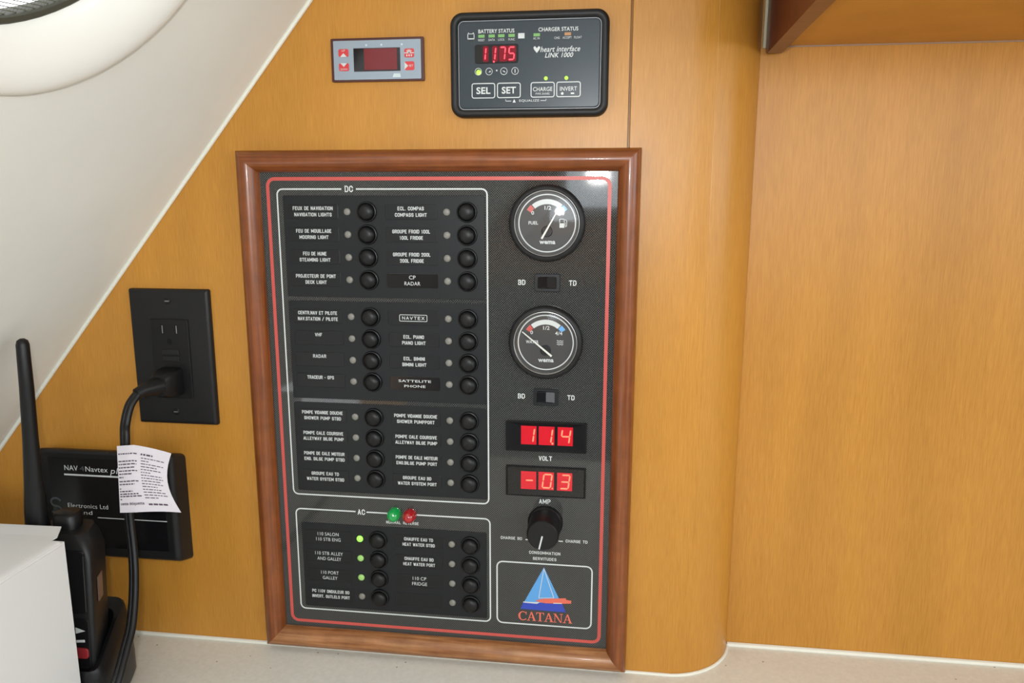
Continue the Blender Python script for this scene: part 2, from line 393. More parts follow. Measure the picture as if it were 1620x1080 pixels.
m = MB(); m.tube([(389, 51.2, 98.4), (900, 51.2, 98.4), (1790, 51.2, 98.4)], 0.7, 6)
struct('trim_8', m, mat('greyish_caulk', (0.32, 0.23, 0.18), 0.5), 'thin greyish bead where the recess wall meets the locker underside', 'trim', smooth=40)
# worktop with sealant beads
m = MB(); m.box(-520, 1800, 90, -520, CZ - 30, CZ)
wt = obj('worktop', m, COUNTER); wt['label'] = 'off white speckled worktop under the switch panel'; wt['category'] = 'worktop'
bead = [(-500, -1.2), (-31, -1.2)]
m = MB(); m.tube([(x, y, CZ + 0.6) for x, y in [(-410, -0.6), (-200, -0.6), (0, -0.6), (277, -0.6)]], 1.9, 8)
struct('trim_3', m, CAULK, 'white sealant bead along the foot of the bulkhead', 'trim', smooth=40)
arc = [(277.5, -0.6), (318, -0.6)] + [(318 + 58 * math.sin(math.radians(a)), 57 - 58 * math.cos(math.radians(a))) for a in range(6, 85, 6)]
m = MB(); m.tube([(x, y, CZ + 0.4) for x, y in arc], 1.5, 8)
struct('trim_4', m, CAULK, 'white sealant bead curving round the foot of the post', 'trim', smooth=40)
m = MB(); m.tube([(376, 50.8, CZ + 0.7), (900, 50.8, CZ + 0.7), (1790, 50.8, CZ + 0.7)], 2.4, 8)
struct('trim_5', m, CAULK, 'white sealant bead along the foot of the recess wall', 'trim', smooth=40)

# sloping white liner: u runs up the slope, n points into the cabin
D = Vector((0.64404, 0, 0.76499)); N = Vector((0.76499, 0, -0.64404)); P0 = Vector((39.5, 0, 130.1))
def sl(u, y, h=0.0): return tuple(P0 + D * u + N * h + Vector((0, y, 0)))
W_OUT = rr(-121.7, 118.0, -520.0, -133.6, 95.7, 16)              # (u, y) outlines of the moulded rim
W_IN = rr(-96.2, 84.6, -485.0, -166.5, 90.3, 16)
def between(t): return [(a[0] + (b[0] - a[0]) * t, a[1] + (b[1] - a[1]) * t) for a, b in zip(W_OUT, W_IN)]
def inside(i): return rr(-96.2 + i, 84.6 - i, -485.0 + i, -166.5 - i, 90.3 - i, 16)
hole = between(0.12)
m = MB()
outer_rect = [(300, 20), (-700, 20), (-700, -2300), (300, -2300)]
# liner sheet with the window opening: fan of quads between the opening and a surrounding rectangle
nh = len(hole)
def to_rect(u, y):
    cu, cy = 0, -327; du, dy = u - cu, y - cy
    t = min((300 - cu) / du if du > 0 else (-700 - cu) / du if du < 0 else 1e9, (20 - cy) / dy if dy > 0 else (-2300 - cy) / dy if dy < 0 else 1e9)
    return (cu + du * t, cy + dy * t)
far = [to_rect(*q) for q in hole]
m.loft([[sl(u, y) for u, y in hole], [sl(u, y) for u, y in far]], False, False)
m.loft([[sl(u, y) for u, y in hole], [sl(u, y, -1) for u, y in hole]], False, False)
for c in ((300, 20), (-700, 20), (-700, -2300), (300, -2300)):
    k = [i for i in range(nh) if True]
    best = None
    for i in range(nh):
        a, b = far[i], far[(i + 1) % nh]
        if abs(a[0] - b[0]) > 1 and abs(a[1] - b[1]) > 1 and (a[0] in (c[0],) or abs(a[0] - c[0]) < .01 or abs(b[0] - c[0]) < .01) and (abs(a[1] - c[1]) < .01 or abs(b[1] - c[1]) < .01):
            m.add([sl(*a), sl(*c), sl(*b)], [(0, 1, 2)])
struct('wall_left', m, LINER, 'white sloping hull liner meeting the bulkhead', 'wall')
m = MB(); m.tube([sl(290, -0.8, 0.8), sl(0, -0.8, 0.8), sl(-690, -0.8, 0.8)], 1.7, 8)
struct('trim_6', m, CAULK, 'cream caulk bead along the edge of the sloping liner', 'trim', smooth=40)

win = thing('window_1', 'oval portlight with a wide white rim and an insect screen in the sloping liner', 'window', sl(-2, -327))
win['kind'] = 'structure'
m = MB()
pr_ = [(0, 0), (.01, 1.8), (.035, 3.4), (.08, 4.6), (.14, 5.2), (.22, 5.3), (.32, 4.8), (.44, 3.6), (.56, 1.8), (.68, -0.6), (.80, -3.6), (.90, -6.5), (1, -10)]
m.loft([[sl(u, y, h) for u, y in between(t)] for t, h in pr_] + [[sl(u, y, h) for u, y in inside(0.3)] for h in (-12, -17)], False, False)
obj('rim', m, RIM, win, smooth=50)
m = MB(); m.loft([[sl(u, y, h) for u, y in inside(i)] for i, h in ((0.4, -10.6), (1.2, -10.3), (3.6, -11.2), (4.2, -13), (4.2, -17))], False, False)
obj('gasket', m, OLIVE, win, smooth=40, label='dark olive gasket inside the rim')
m = MB(); m.add([sl(u, y, -15.5) for u, y in inside(1)], [tuple(range(68))])
obj('pane', m, GLASS, win)
m = MB()
def wires(m, ang, pitch, rad):
    ca, sa = math.cos(ang), math.sin(ang)
    for k in range(-85, 86):
        q = k * pitch; pts = []
        for t in range(-200, 201, 2):
            u, y = -5.8 + t * ca - q * sa, -325.7 + t * sa + q * ca
            if math.hypot(u + 5.8, max(0, abs(y + 325.7) - 69)) < 86.5: pts.append((u, y))
        if len(pts) > 1: m.tube([sl(*pts[0], -13), sl(*pts[-1], -13)], rad, 4)
wires(m, math.radians(84), 2.0, 0.26); wires(m, math.radians(-6), 2.0, 0.12)
s_ = obj('insect_screen', m, WIRE, win); s_['kind'] = 'stuff'

# rest of the cabin, outside the frame: gives the light something to bounce from
m = MB(); m.box(-700, 1800, 90, -2300, -1230, -1200); struct('floor', m, FLOORM, 'dark wooden cabin sole', 'floor')
m = MB(); m.box(180, 1800, 90, -2300, 380, 400); struct('ceiling', m, LINER, 'white cabin headliner', 'ceiling')
m = MB(); m.box(-700, 1800, -2200, -2240, -1200, 380); struct('wall_rear', m, WOOD, 'veneered cabin wall behind the photographer', 'wall')
m = MB(); m.box(1780, 1800, 90, -2300, -1200, 380); struct('wall_side', m, LINER, 'white cabin wall on the far side', 'wall')
m = MB(); m.box(-470, 1780, -500, -520, -1200, CZ - 30); struct('wall_locker', m, WOOD, 'veneered locker front below the worktop', 'wall')
def cabin_window(name, mk):
    t = thing(name, 'long cabin window with white frame', 'window', (0, 0, 0)); t['kind'] = 'structure'
    a = MB(); a.loft([[mk(x, z, h) for x, z in rr(-780, 780, -230, 230, 60)] for h in (0,)] + [[mk(x, z, 12) for x, z in rr(-780, 780, -230, 230, 60)], [mk(x, z, 12) for x, z in rr(-750, 750, -200, 200, 40)], [mk(x, z, 2) for x, z in rr(-750, 750, -200, 200, 40)]], False, False)
    obj('window_frame', a, RIM, t)
    a = MB(); a.add([mk(x, z, 3) for x, z in rr(-750, 750, -200, 200, 40)], [tuple(range(20))]); obj('pane', a, GLASS, t)
    return t
cabin_window('window_2', lambda x, z, h: (850 + x, -2200 + h, 150 + z))
m = MB(); m.box(-470, 1500, -1650, -2190, -1200, -760); m.box(-470, 1500, -2080, -2190, -760, -330)
struct('trim_7', m, UPHOL, 'upholstered settee behind the photographer', 'settee')

# ================================================================== SWITCH PANEL
YP = -4.0
panel = thing('switch_panel', 'black circuit breaker panel in a mahogany frame with gauges and red meters', 'switch panel', (132, 0, CZ + 5.5))
IN = (-5.9, 270.1, -379.4, 4.8)                                 # inner rectangle x0 x1 z0 z1
FW = 16.4
PROF = [(0, 0), (0, 8.5), (0.8, 11), (2.6, 13.4), (5.4, 14.8), (8.6, 14.9), (11.5, 13.3), (14, 10.5), (15.8, 7), (16.4, 3.5), (16.4, 0)]
def rail(a, b, na, nb):                                          # mitred moulding between two outer corners
    m = MB()
    def ring(c, sx, sz): return [(c[0] + sx * t, -h, c[1] + sz * t) for t, h in PROF]
    m.loft([ring(a, *na), ring(b, *nb)])
    return m
x0, x1, z0, z1 = IN[0] - FW, IN[1] + FW, IN[2] - FW, IN[3] + FW
rails = [((x0, z1), (x1, z1), (1, -1), (-1, -1), MAH_H), ((x0, z0), (x1, z0), (1, 1), (-1, 1), MAH_W), ((x0, z0), (x0, z1), (1, 1), (1, -1), MAH_V), ((x1, z0), (x1, z1), (-1, 1), (-1, -1), MAH_V)]
for a, b, na, nb, mt in rails:
    o = obj('frame_rail', rail(a, b, na, nb), mt, panel, smooth=35)
    if mt is MAH_W: o['label'] = 'worn bleached bottom rail of the frame'
m = MB(); m.box(-6.5, 270.7, -0.5, YP, -380, 5.4)
plate = obj('face_plate', m, PLATE, panel)
YT = YP - 0.12
m = MB(); outline(m, 0.0, 264.4, -374.1, 0.0, 5.5, 2.7, YT)
obj('red_border_line', m, REDP, plate)
obj('white_border_line', outline(MB(), 7.4, 173.1, -258.2, -7.8, 4.2, 1.15, YT, [(59.6, 71.2)]), PRINT, plate)
obj('white_border_line', outline(MB(), 8.5, 174.0, -362.4, -271.2, 4.2, 1.15, YT, [(60.6, 70.0), (88.5, 113.0)]), PRINT, plate)
obj('white_border_line', outline(MB(), 179.7, 257.6, -362.4, -307.6, 4.6, 1.15, YT), PRINT, plate)
for t_, cx, cz, w, h, bo in [('DC', 65.5, -7.7, 6.6, 4.8, .02), ('AC', 65.6, -271.4, 6.4, 4.8, .02), ('NORMAL', 93.0, -278.9, 12.6, 2.5, .02), ('REVERSE', 107.8, -278.9, 13.2, 2.5, .02),
        ('BD', 199.5, -77.6, 5.6, 4.0, .015), ('TD', 238.3, -77.6, 5.6, 4.0, .015), ('BD', 199.5, -167.0, 5.6, 4.0, .015), ('TD', 238.3, -167.0, 5.6, 4.0, .015),
        ('VOLT', 218.8, -217.4, 10.6, 3.9, .015), ('AMP', 218.6, -253.6, 9.2, 3.9, .015), ('CHARGE BD', 191.6, -286.6, 17.6, 2.5, .015), ('CHARGE TD', 244.6, -286.4, 17.6, 2.5, .015),
        ('CONSOMMATION', 218.9, -298.0, 25.4, 2.6, .01), ('SERVITUDES', 218.9, -303.2, 19.2, 2.6, .01)]:
    obj('lettering', block(MB(), t_, cx, cz, w, h, YT), PRINT, plate)
for a, b, z in ((203.2, 206.6, -287.2), (230.0, 233.6, -286.9)): obj('tick_mark', MB().strip([(a, z), (b, z)], 0.9, YT), PRINT, plate)
# sail emblem
m = MB(); m.flat([(218.4, -310.6), (202.4, -342.2), (230.9, -337.0)], YT); m.flat([(202.4, -342.2), (230.9, -342.0), (230.9, -337.0)], YT)
obj('sail_emblem', m, SKY, plate)
m = MB(); m.flat([(201.8, -342.4), (234.0, -342.2), (236.8, -349.2), (199.2, -348.8)], YT - 0.03)
obj('emblem_sea', m, NAVY, plate)
m = MB(); m.strip([(218.4, -311.5), (214.4, -338.0)], 0.5, YT - 0.04); m.strip([(218.4, -311.5), (226.8, -337.0)], 0.5, YT - 0.04); m.strip([(214.4, -338.0), (226.8, -337.0)], 0.4, YT - 0.04)
m.flat([(201.5, -343.0), (213.0, -343.3), (215.5, -341.7), (210, -342.0), (201.5, -342.1)], YT - 0.06); m.strip([(226.5, -341.8), (233.5, -341.5)], 0.7, YT - 0.07)
obj('emblem_highlights', m, PRINT, plate)
m = MB(); m.flat([(211.8, -340.3), (218, -338.3), (236.6, -336.6), (237.0, -338.0), (241.2, -338.5), (241.0, -341.0), (235, -341.6), (220, -342.3), (213.5, -341.4)], YT - 0.05)
obj('emblem_hull', m, CORAL, plate)
def catana(mb, ch, x, z, w, h, y):
    cnt = [0]
    def U(pts):
        cnt[0] += 1; mb.flat([(x + a * w, z + b * h) for a, b in pts], y - 0.012 * cnt[0])
    if ch == 'A':
        U([(0.44, 1.0), (0.56, 1.0), (0.92, 0.06), (0.70, 0.06)]); U([(0.44, 1.0), (0.50, 0.88), (0.22, 0.06), (0.13, 0.06)])
        U([(0, 0), (0.34, 0), (0.34, 0.06), (0, 0.06)]); U([(0.60, 0), (1, 0), (1, 0.06), (0.60, 0.06)]); U([(0.26, 0.34), (0.68, 0.34), (0.66, 0.40), (0.28, 0.40)])
    if ch == 'T':
        U([(0.40, 0.06), (0.60, 0.06), (0.60, 1), (0.40, 1)]); U([(0.02, 0.93), (0.98, 0.93), (0.98, 1), (0.02, 1)]); U([(0.02, 0.72), (0.07, 0.72), (0.14, 0.93), (0.02, 0.93)]); U([(0.98, 0.72), (0.93, 0.72), (0.86, 0.93), (0.98, 0.93)]); U([(0.26, 0), (0.74, 0), (0.74, 0.06), (0.26, 0.06)])
    if ch == 'N':
        U([(0.14, 0.06), (0.20, 0.06), (0.20, 0.94), (0.14, 0.94)]); U([(0.80, 0), (0.86, 0), (0.86, 0.94), (0.80, 0.94)]); U([(0.05, 1), (0.27, 1), (0.86, 0.0), (0.74, 0.0)])
        U([(0, 0.94), (0.25, 0.94), (0.25, 1), (0, 1)]); U([(0.66, 0.94), (1, 0.94), (1, 1), (0.66, 1)]); U([(0.02, 0), (0.34, 0), (0.34, 0.06), (0.02, 0.06)])
    if ch == 'C':
        o = []; i = []
        for k in range(15):
            a = math.radians(38 + 284 * k / 14)
            o.append((0.54 + 0.52 * math.cos(a), 0.5 + 0.52 * math.sin(a)))
            tt = 0.10 + 0.13 * abs(math.cos(a)) if math.cos(a) < 0 else 0.09
            i.append((0.54 + (0.52 - tt) * math.cos(a), 0.5 + (0.52 - 0.09) * math.sin(a)))
        mb.loft([[(x + a * w, y, z + b * h) for a, b in o], [(x + a * w, y, z + b * h) for a, b in i]], False, False, closed=False)
        U([(0.88, 0.66), (0.95, 0.66), (0.95, 1.0), (0.90, 1.0)])
m = MB(); xx = 197.3
for ch, w in zip('CATANA', (7.4, 7.8, 6.8, 7.8, 8.0, 7.8)):
    catana(m, ch, xx, -358.9, w, 7.9, YT); xx += w - 0.15
obj('emblem_name', m, CORAL, plate)

# breaker modules: smooth black boards behind the buttons
YM = YP - 0.7
for (a, b, c, d) in ((12.0, 171.2, -91.6, -12.6), (12.0, 171.6, -174.8, -94.8), (12.0, 172.0, -254.4, -178.2), (13.0, 171.2, -359.4, -283.2)):
    m = MB(); m.bprism(rrf(a, b, c, d, 1.0, 2), YP + 0.2, YM, 0.3, 2)
    obj('breaker_board', m, MODULE, panel)
ROWS = [-25, -42.4, -60, -77.6, -106.9, -124.5, -142, -159.5, -189, -206.5, -224, -241.4, -294.9, -312.4, -329.9, -347.3]
LEFT = [(('FEUX DE NAVIGATION', 32.3), ('NAVIGATION LIGHTS', 30.3)), (('FEU DE MOUILLAGE', 28.7), ('MOORING LIGHT', 23.7)), (('FEU DE HUNE', 19.2), ('STEAMING LIGHT', 25.3)), (('PROJECTEUR DE PONT', 32.8), ('DECK LIGHT', 17.4)),
 (('CENTR.NAV ET PILOTE', 32.4), ('NAV.STATION / PILOTE', 33.2)), (('VHF', 6.0), None), (('RADAR', 11.0), None), (('TRACEUR - GPS', 22.4), None),
 (('POMPE VIDANGE DOUCHE', 34.6), ('SHOWER PUMP STBD', 31.3)), (('POMPE CALE COURSIVE', 34.0), ('ALLEYWAY BILGE PUMP', 34.5)), (('POMPE DE CALE MOTEUR', 34.7), ('ENG. BILGE PUMP STBD', 34.5)), (('GROUPE EAU TD', 23.5), ('WATER SYSTEM STBD', 32.2)),
 (('110 SALON', 18.3), ('110 STB ENG', 21.4)), (('110 STB ALLEY', 24.4), ('AND GALLEY', 21.0)), (('110 PORT', 15.5), ('GALLEY', 13.0)), (('PC 110V ONDULEUR BD', 33.0), ('INVERT. OUTLELS PORT', 33.3))]
RIGHT = [(('ECL. COMPAS', 20.6), ('COMPASS LIGHT', 25.0)), (('GROUPE FROID 100L', 29.8), ('100L FRIDGE', 18.5)), (('GROUPE FROID 200L', 29.8), ('200L FRIDGE', 19.0)), (('CP', 5.2), ('RADAR', 12.6)),
 (('NAVTEX', 17.9), None), (('ECL. PIANO', 16.6), ('PIANO LIGHT', 19.0)), (('ECL. BIMINI', 17.2), ('BIMINI LIGHT', 19.5)), (('SATTELITE', 26.5), ('PHONE', 17.3)),
 (('POMPE VIDANGE DOUCHE', 35.3), ('SHOWER PUMPPORT', 31.0)), (('POMPE CALE COURSIVE', 34.3), ('ALLEYWAY BILGE PUMP', 34.6)), (('POMPE DE CALE MOTEUR', 34.8), ('ENG.BILGE PUMP PORT', 33.8)), (('GROUPE EAU BD', 23.8), ('WATER SYSTEM PORT', 32.5)),
 (('CHAUFFE EAU TD', 24.6), ('HEAT WATER STBD', 27.4)), (('CHAUFFE EAU BD', 24.8), ('HEAT WATER PORT', 27.2)), (('110 CP', 11.5), ('FRIDGE', 12.8)), None]
# shared meshes, built about their own centre on the board surface
m = MB(); m.lathe(0, 0, [(7.9, 0.3), (7.9, -1.0), (7.5, -1.7), (6.9, -1.9), (6.6, -1.5), (6.3, -0.3)], 28, False, False); ME_RING = m.mesh('button_ring', BLACK, 40)
m = MB(); m.lathe(0, 0, [(6.25, 0.2), (6.25, -2.4), (6.0, -3.6), (5.2, -4.7), (3.8, -5.5), (2.0, -5.9), (0.4, -6.0)], 28, False, True); ME_BTN = m.mesh('breaker_button', RUBBER, 60)
m = MB(); m.lathe(0, 0, [(2.75, 0.2), (2.75, -0.5), (2.2, -1.0), (1.2, -1.3), (0.2, -1.4)], 18, False, True)
ME_LAMP = {k: m.mesh('indicator_lamp', k, 60) for k in (LAMP, GLIT, GDIM)}
m = MB(); m.bprism(rrf(-20.3, 20.3, -5.7, 5.7, 1.0, 2), 0.1, -0.35, 0.3, 2); ME_NP = m.mesh('name_plate', NPLATE)
m = MB(); m.bprism(rrf(-20.3, 20.3, -5.7, 5.7, 1.0, 2), 0.1, -0.35, 0.3, 2); ME_ST = m.mesh('name_plate', STICKER)
for side, (names, xp, xl, xb) in enumerate(((LEFT, 36.2, 63.7, 79.5), (RIGHT, 114.2, 142.1, 157.7))):
    for r, (z, lab) in enumerate(zip(ROWS, names)):
        st = side == 1 and r in (3, 7)
        np_ = link('name_plate', ME_ST if st else ME_NP, panel, (xp, YM, z))
        if st: np_['label'] = 'gloss black stuck-on name plate'
        if lab:
            m = MB(); thin = r >= 12 and not (side == 1 and r < 14) and not (side == 0 and r == 15) or st
            h = 2.85; bo = 0.0 if thin else 0.016; dz1, dz2 = 2.6, -2.2
            yt = -0.5
            if side == 1 and r == 7: h, bo, dz1, dz2 = 1.9, 0.01, 1.9, -2.3
            if side == 1 and r == 4:
                block(m, 'NAVTEX', 0, 0, 17.9, 2.6, yt); outline(m, -11, 11, -2.5, 2.5, 0.7, 0.45, yt)
            else:
                for (t_, w_), dz in ((lab[0], dz1), (lab[1] or ('', 0), dz2)):
                    if t_ and thin: text(m, t_, 0, dz, w_, h, yt, bo)
                    elif t_: block(m, t_, 0, dz, w_, h, yt)
            o = link('lettering', m.mesh('lettering', PRINT), np_, (xp, YM, z))
        mt = LAMP
        if side == 0 and r == 12: mt = GLIT
        if side == 0 and r in (13, 14): mt = GDIM
        l = link('indicator_lamp', ME_LAMP[mt], panel, (xl, YM, z))
        if mt is not LAMP: l['label'] = 'lit green indicator lamp'
        b = link('breaker_button', ME_BTN, panel, (xb, YM, z))
        link('button_ring', ME_RING, b, (xb, YM, z))
# green and red jewel lamps on the AC line
for x, z, mt, lb in ((94.3, -270.9, GREENJ, 'green jewel pilot lamp'), (107.4, -271.3, REDJ, 'red jewel pilot lamp')):
    m = MB(); m.lathe(x, z, [(5.5, YP + 0.2), (5.5, YP - 3.0), (5.3, YP - 5.2), (4.6, YP - 7.2), (3.3, YP - 8.8), (1.7, YP - 9.7), (0.3, YP - 9.9)], 24, False, True)
    obj('pilot_lamp', m, mt, panel, smooth=60, label=lb)

# gauges
def gauge(cx, cz, word, needle, icon, lb):
    m = MB(); m.lathe(cx, cz, [(28.6, YP + 0.2), (28.6, YP - 3.0), (28.0, YP - 4.6), (26.6, YP - 5.6), (25.2, YP - 5.8), (24.4, YP - 5.0)], 56, False, False)
    g = obj('gauge', m, BLACK2, panel, smooth=50, label=lb)
    m = MB(); m.lathe(cx, cz, [(24.6, YP - 4.6), (24.4, YP - 5.2), (24.0, YP - 5.3), (23.6, YP - 4.9), (23.4, YP - 1.9)], 56, False, False)
    obj('bezel_ring', m, STEEL, g, smooth=50)
    yd = YP - 1.8
    m = MB(); m.lathe(cx, cz, [(24.0, yd + 0.6), (24.0, yd)], 48); obj('dial', m, DIAL, g)
    y = yd - 0.12; m = MB()
    ring = ell(cx, cz, 21.2, n=64); m.strip(ring, 0.85, y, True)
    def sector(a0, a1, r0, r1):
        k = 12; A = [math.radians(a0 + (a1 - a0) * i / k) for i in range(k + 1)]
        return [[(cx + r * math.sin(a), y, cz + r * math.cos(a)) for a in A] for r in (r0, r1)]
    m.loft(sector(-40, 40, 14.1, 17.8), False, False, closed=False)
    text(m, '0', cx - 10.8, cz + 7.7, 2.0, 2.6, y, 0.015); text(m, '1/2', cx + 0.5, cz + 11.4, 4.9, 2.7, y, 0.015); text(m, '4/4', cx + 10.0, cz + 7.4, 5.6, 2.7, y, 0.015)
    text(m, word, cx - 10.3, cz + 0.3, 7.2 if word == 'FUEL' else 9.8, 2.3, y, 0.02)
    text(m, 'wema', cx + 0.3, cz - 13.6, 12.0, 3.2, y, 0.03)
    if icon == 'pump':
        bx, bz = cx + 11.2, cz
        m.box(bx - 1.9, bx + 1.7, y + .1, y, bz - 3.2, bz + 0.6); outline(m, bx - 1.8, bx + 1.6, bz + 0.4, bz + 3.2, 0.3, 0.4, y)
        m.strip([(bx + 2.3, bz + 3.0), (bx + 3.5, bz + 1.6), (bx + 3.4, bz - 1.8), (bx + 2.8, bz - 2.6), (bx + 2.3, bz - 1.8), (bx + 2.3, bz + 0.6)], 0.4, y)
    else:
        for k in (-1.4, 0, 1.4): m.strip([(cx + 8.6 + t * 0.55, cz + 0.1 + k + 0.35 * math.sin(t * 1.55)) for t in range(10)], 0.42, y)
    obj('dial_markings', m, PRINT, g)
    m = MB(); m.loft(sector(-57, -42, 14.4, 18.2), False, False, closed=False); obj('red_mark', m, REDP, g)
    m = MB(); m.loft(sector(42, 56, 14.4, 18.2), False, False, closed=False); obj('blue_mark', m, BLUEP, g)
    (ax, az), (bx, bz) = needle
    m = MB(); m.lathe(cx, cz - 6.0, [(4.2, yd), (4.2, yd - 0.5), (3.6, yd - 0.8)], 24); obj('needle_hub', m, BLACK2, g)
    dx, dz = bx - ax, bz - az; l = math.hypot(dx, dz); nx, nz = -dz / l, dx / l
    m = MB(); m.prism([(cx + ax + nx * 0.75, cz + az + nz * 0.75), (cx + ax - nx * 0.75, cz + az - nz * 0.75), (cx + bx - nx * 0.35, cz + bz - nz * 0.35), (cx + bx + nx * 0.35, cz + bz + nz * 0.35)], yd - 1.0, yd - 1.5)
    obj('needle', m, NEEDLE, g)
    m = MB(); Rc = 200.0
    m.lathe(cx, cz, [(r, YP - 4.0 - (math.sqrt(Rc * Rc - r * r) - math.sqrt(Rc * Rc - 23.0 ** 2))) for r in (23.0, 19, 15, 11, 7, 3, 0.3)], 48, False, True)
    obj('glass', m, GLASS, g, smooth=80)
gauge(218.6, -33.0, 'FUEL', ((-3.9, -11.4), (8.4, 10.4)), 'pump', 'round fuel gauge')
gauge(218.3, -123.5, 'WATER', ((4.8, -10.4), (-18.0, 8.2)), 'waves', 'round water gauge')

# rocker switches
for cx, cz in ((219.0, -77.5), (218.9, -167.0)):
    m = MB()
    o_ = rr(cx - 9.6, cx + 9.6, cz - 6.8, cz + 6.8, 0.8); i_ = rr(cx - 7.2, cx + 7.2, cz - 4.6, cz + 4.6, 1.4)
    m.loft([[(x, y, z) for x, z in p] for p, y in ((o_, YP + 0.2), (o_, YP - 1.2), (rr(cx - 9.2, cx + 9.2, cz - 6.4, cz + 6.4, 0.8), YP - 1.6), (i_, YP - 1.6), (i_, YP + 0.3))], False, True)
    rs = obj('rocker_switch', m, MODULE, panel, smooth=30)
    m = MB(); pr2 = [(-6.9, -3.6), (0, -1.3), (6.9, -2.6), (6.9, 0), (-6.9, 0)]
    m.loft([[(cx + a, YP + b + (0.3 if abs(k) > 4.0 else 0), cz + k) for a, b in pr2] for k in (-4.3, -3.8, 3.8, 4.3)])
    obj('rocker', m, GLOSSB, rs)

# red meters
def meter(z0, z1, digits, dz0, dz1, dots):
    x0, x1 = 187.3, 251.1; yb = 2.0 - 3.0
    m = MB(); o1 = rr(x0, x1, z0, z1, 0.4, 1); o2 = rr(x0 + 1.0, x1 - 1.0, z0 + 0.8, z1 - 0.8, 0.4, 1); o3 = rr(x0 + 11.5, x1 - 10.2, dz0 - 0.4, dz1 + 0.4, 0.3, 1)
    m.loft([[(x, y, z) for x, z in p] for p, y in ((o1, YP + 0.2), (o1, YP - 1.6), (o2, YP - 1.8), (o3, YP - 0.3))], False, True)
    mt = obj('digital_meter', m, DEEP, panel)
    y = YP - 0.45
    for a, b in ((199.3, 211.6), (213.4, 225.8), (228.3, 240.3)):
        m = MB(); m.box(a, b, y + 0.1, y, dz0, dz1); obj('digit_cell', m, CELL, mt, label='glowing red digit window')
    m = MB()
    for ch, cx in zip(digits, (206.2, 220.4, 234.6)): seven(m, ch, cx, (dz0 + dz1) / 2, 7.6, 12.4, 1.15, y - 0.25, 0.13)
    for dx, r in dots: m.flat(ell(dx, dz0 + 1.6, r, n=10), y - 0.3)
    obj('lit_digits', m, SEG, mt, label='glowing red numerals')
    m = MB(); m.flat(o2, YP - 1.7); obj('meter_window', m, REDGLASS, mt)
meter(-211.5, -187.0, '114', -206.2, -191.0, [(224.3, 0.85)])
meter(-249.0, -224.1, '-03', -243.6, -228.7, [(224.6, 0.6)])

# selector knob
kx, kz = 219.2, -271.2
m = MB(); m.lathe(kx, kz, [(14.2, YP + 0.2), (14.2, YP - 2.5), (13.6, YP - 3.5), (12.6, YP - 4.5)], 40, False, True)
kn = obj('selector_knob', m, BLACK, panel, smooth=40)
m = MB(); m.lathe(kx, kz, [(12.8, YP - 3.5), (12.6, YP - 23.5), (12.1, YP - 25.2), (11.2, YP - 26.0)], 40, True, True)
obj('knob_cap', m, RUBBER, kn, smooth=40)
m = MB(); m.box(kx - 0.6, kx + 0.6, YP - 26.0, YP - 26.25, kz - 11.4, kz - 0.2); m.map(lambda p: (kx + (p[0] - kx) * math.cos(.22) + (p[2] - kz) * math.sin(.22), p[1], kz + (p[2] - kz) * math.cos(.22) - (p[0] - kx) * math.sin(.22)))
obj('pointer_line', m, PRINT, kn)

# ================================================================== BATTERY MONITOR
mon = thing('battery_monitor', 'black battery monitor with a red 11.75 readout above the switch panel', 'battery monitor', (204, 0, 43))
LX = lambda px: 147.1 + (px - 712) * 0.4526
LZ = lambda py: 117.2 - (py - 19) * 0.4385
m = MB()
rings = [(0, 0.0, 9), (0, -6.0, 9), (0.6, -8.0, 8.6), (2.0, -9.0, 7.4), (4.0, -9.0, 5.5), (5.2, -8.0, 4.5), (5.6, -5.0, 4.0)]
m.loft([[(x, y, z) for x, z in rr(147.0 + i, 261.6 - i, 43.6 + i, 116.6 - i, r, 6)] for i, y, r in rings], True, True)
obj('case', m, BLACK2, mon, smooth=40)
YL = -6.2
m = MB(); m.bprism(rrf(153.4, 255.2, 50.0, 110.2, 3.4, 4), -4.8, YL, 0.4, 2)
lf = obj('face', m, LINKF, mon)
yt = YL - 0.12
m = MB(); outline(m, 152.9, 255.8, 49.5, 110.7, 3.8, 0.5, -5.2); obj('bright_edge', m, PRINT_D, lf)
m = MB()
text(m, 'BATTERY STATUS', LX(786.5), LZ(50.5), 26.2, 2.5, yt, 0.02); text(m, 'CHARGER STATUS', LX(885), LZ(50), 28.4, 2.5, yt, 0.02)
for t_, px in (('RESET', 762.5), ('DATA', 779), ('LOCK', 794.5), ('FUNC', 811)): text(m, t_, LX(px), LZ(64), 4.6, 1.5, yt, 0.0)
for t_, px, w in (('AC IN', 850.5, 4.6), ('CHG', 883, 3.8), ('ACCEPT', 899, 6.4), ('FLOAT', 916, 5.4)): text(m, t_, LX(px), LZ(63.4), w, 1.5, yt, 0.0)
text(m, 'heart interface', LX(889), LZ(80.6), 28.2, 3.6, yt, 0.01, 0.25); text(m, 'LINK 1000', LX(887), LZ(90), 19.8, 3.1, yt, 0.015, 0.25)
def heart(cx, cz, w):
    return [(cx - w, cz + 0.7 * w), (cx - 0.55 * w, cz + 1.05 * w), (cx, cz + 0.45 * w), (cx + 0.55 * w, cz + 1.05 * w), (cx + w, cz + 0.7 * w), (cx + 0.8 * w, cz + 0.1 * w), (cx, cz - 0.85 * w), (cx - 0.8 * w, cz + 0.1 * w)]
m.flat(heart(LX(851.3), LZ(81.3), 2.5), yt)
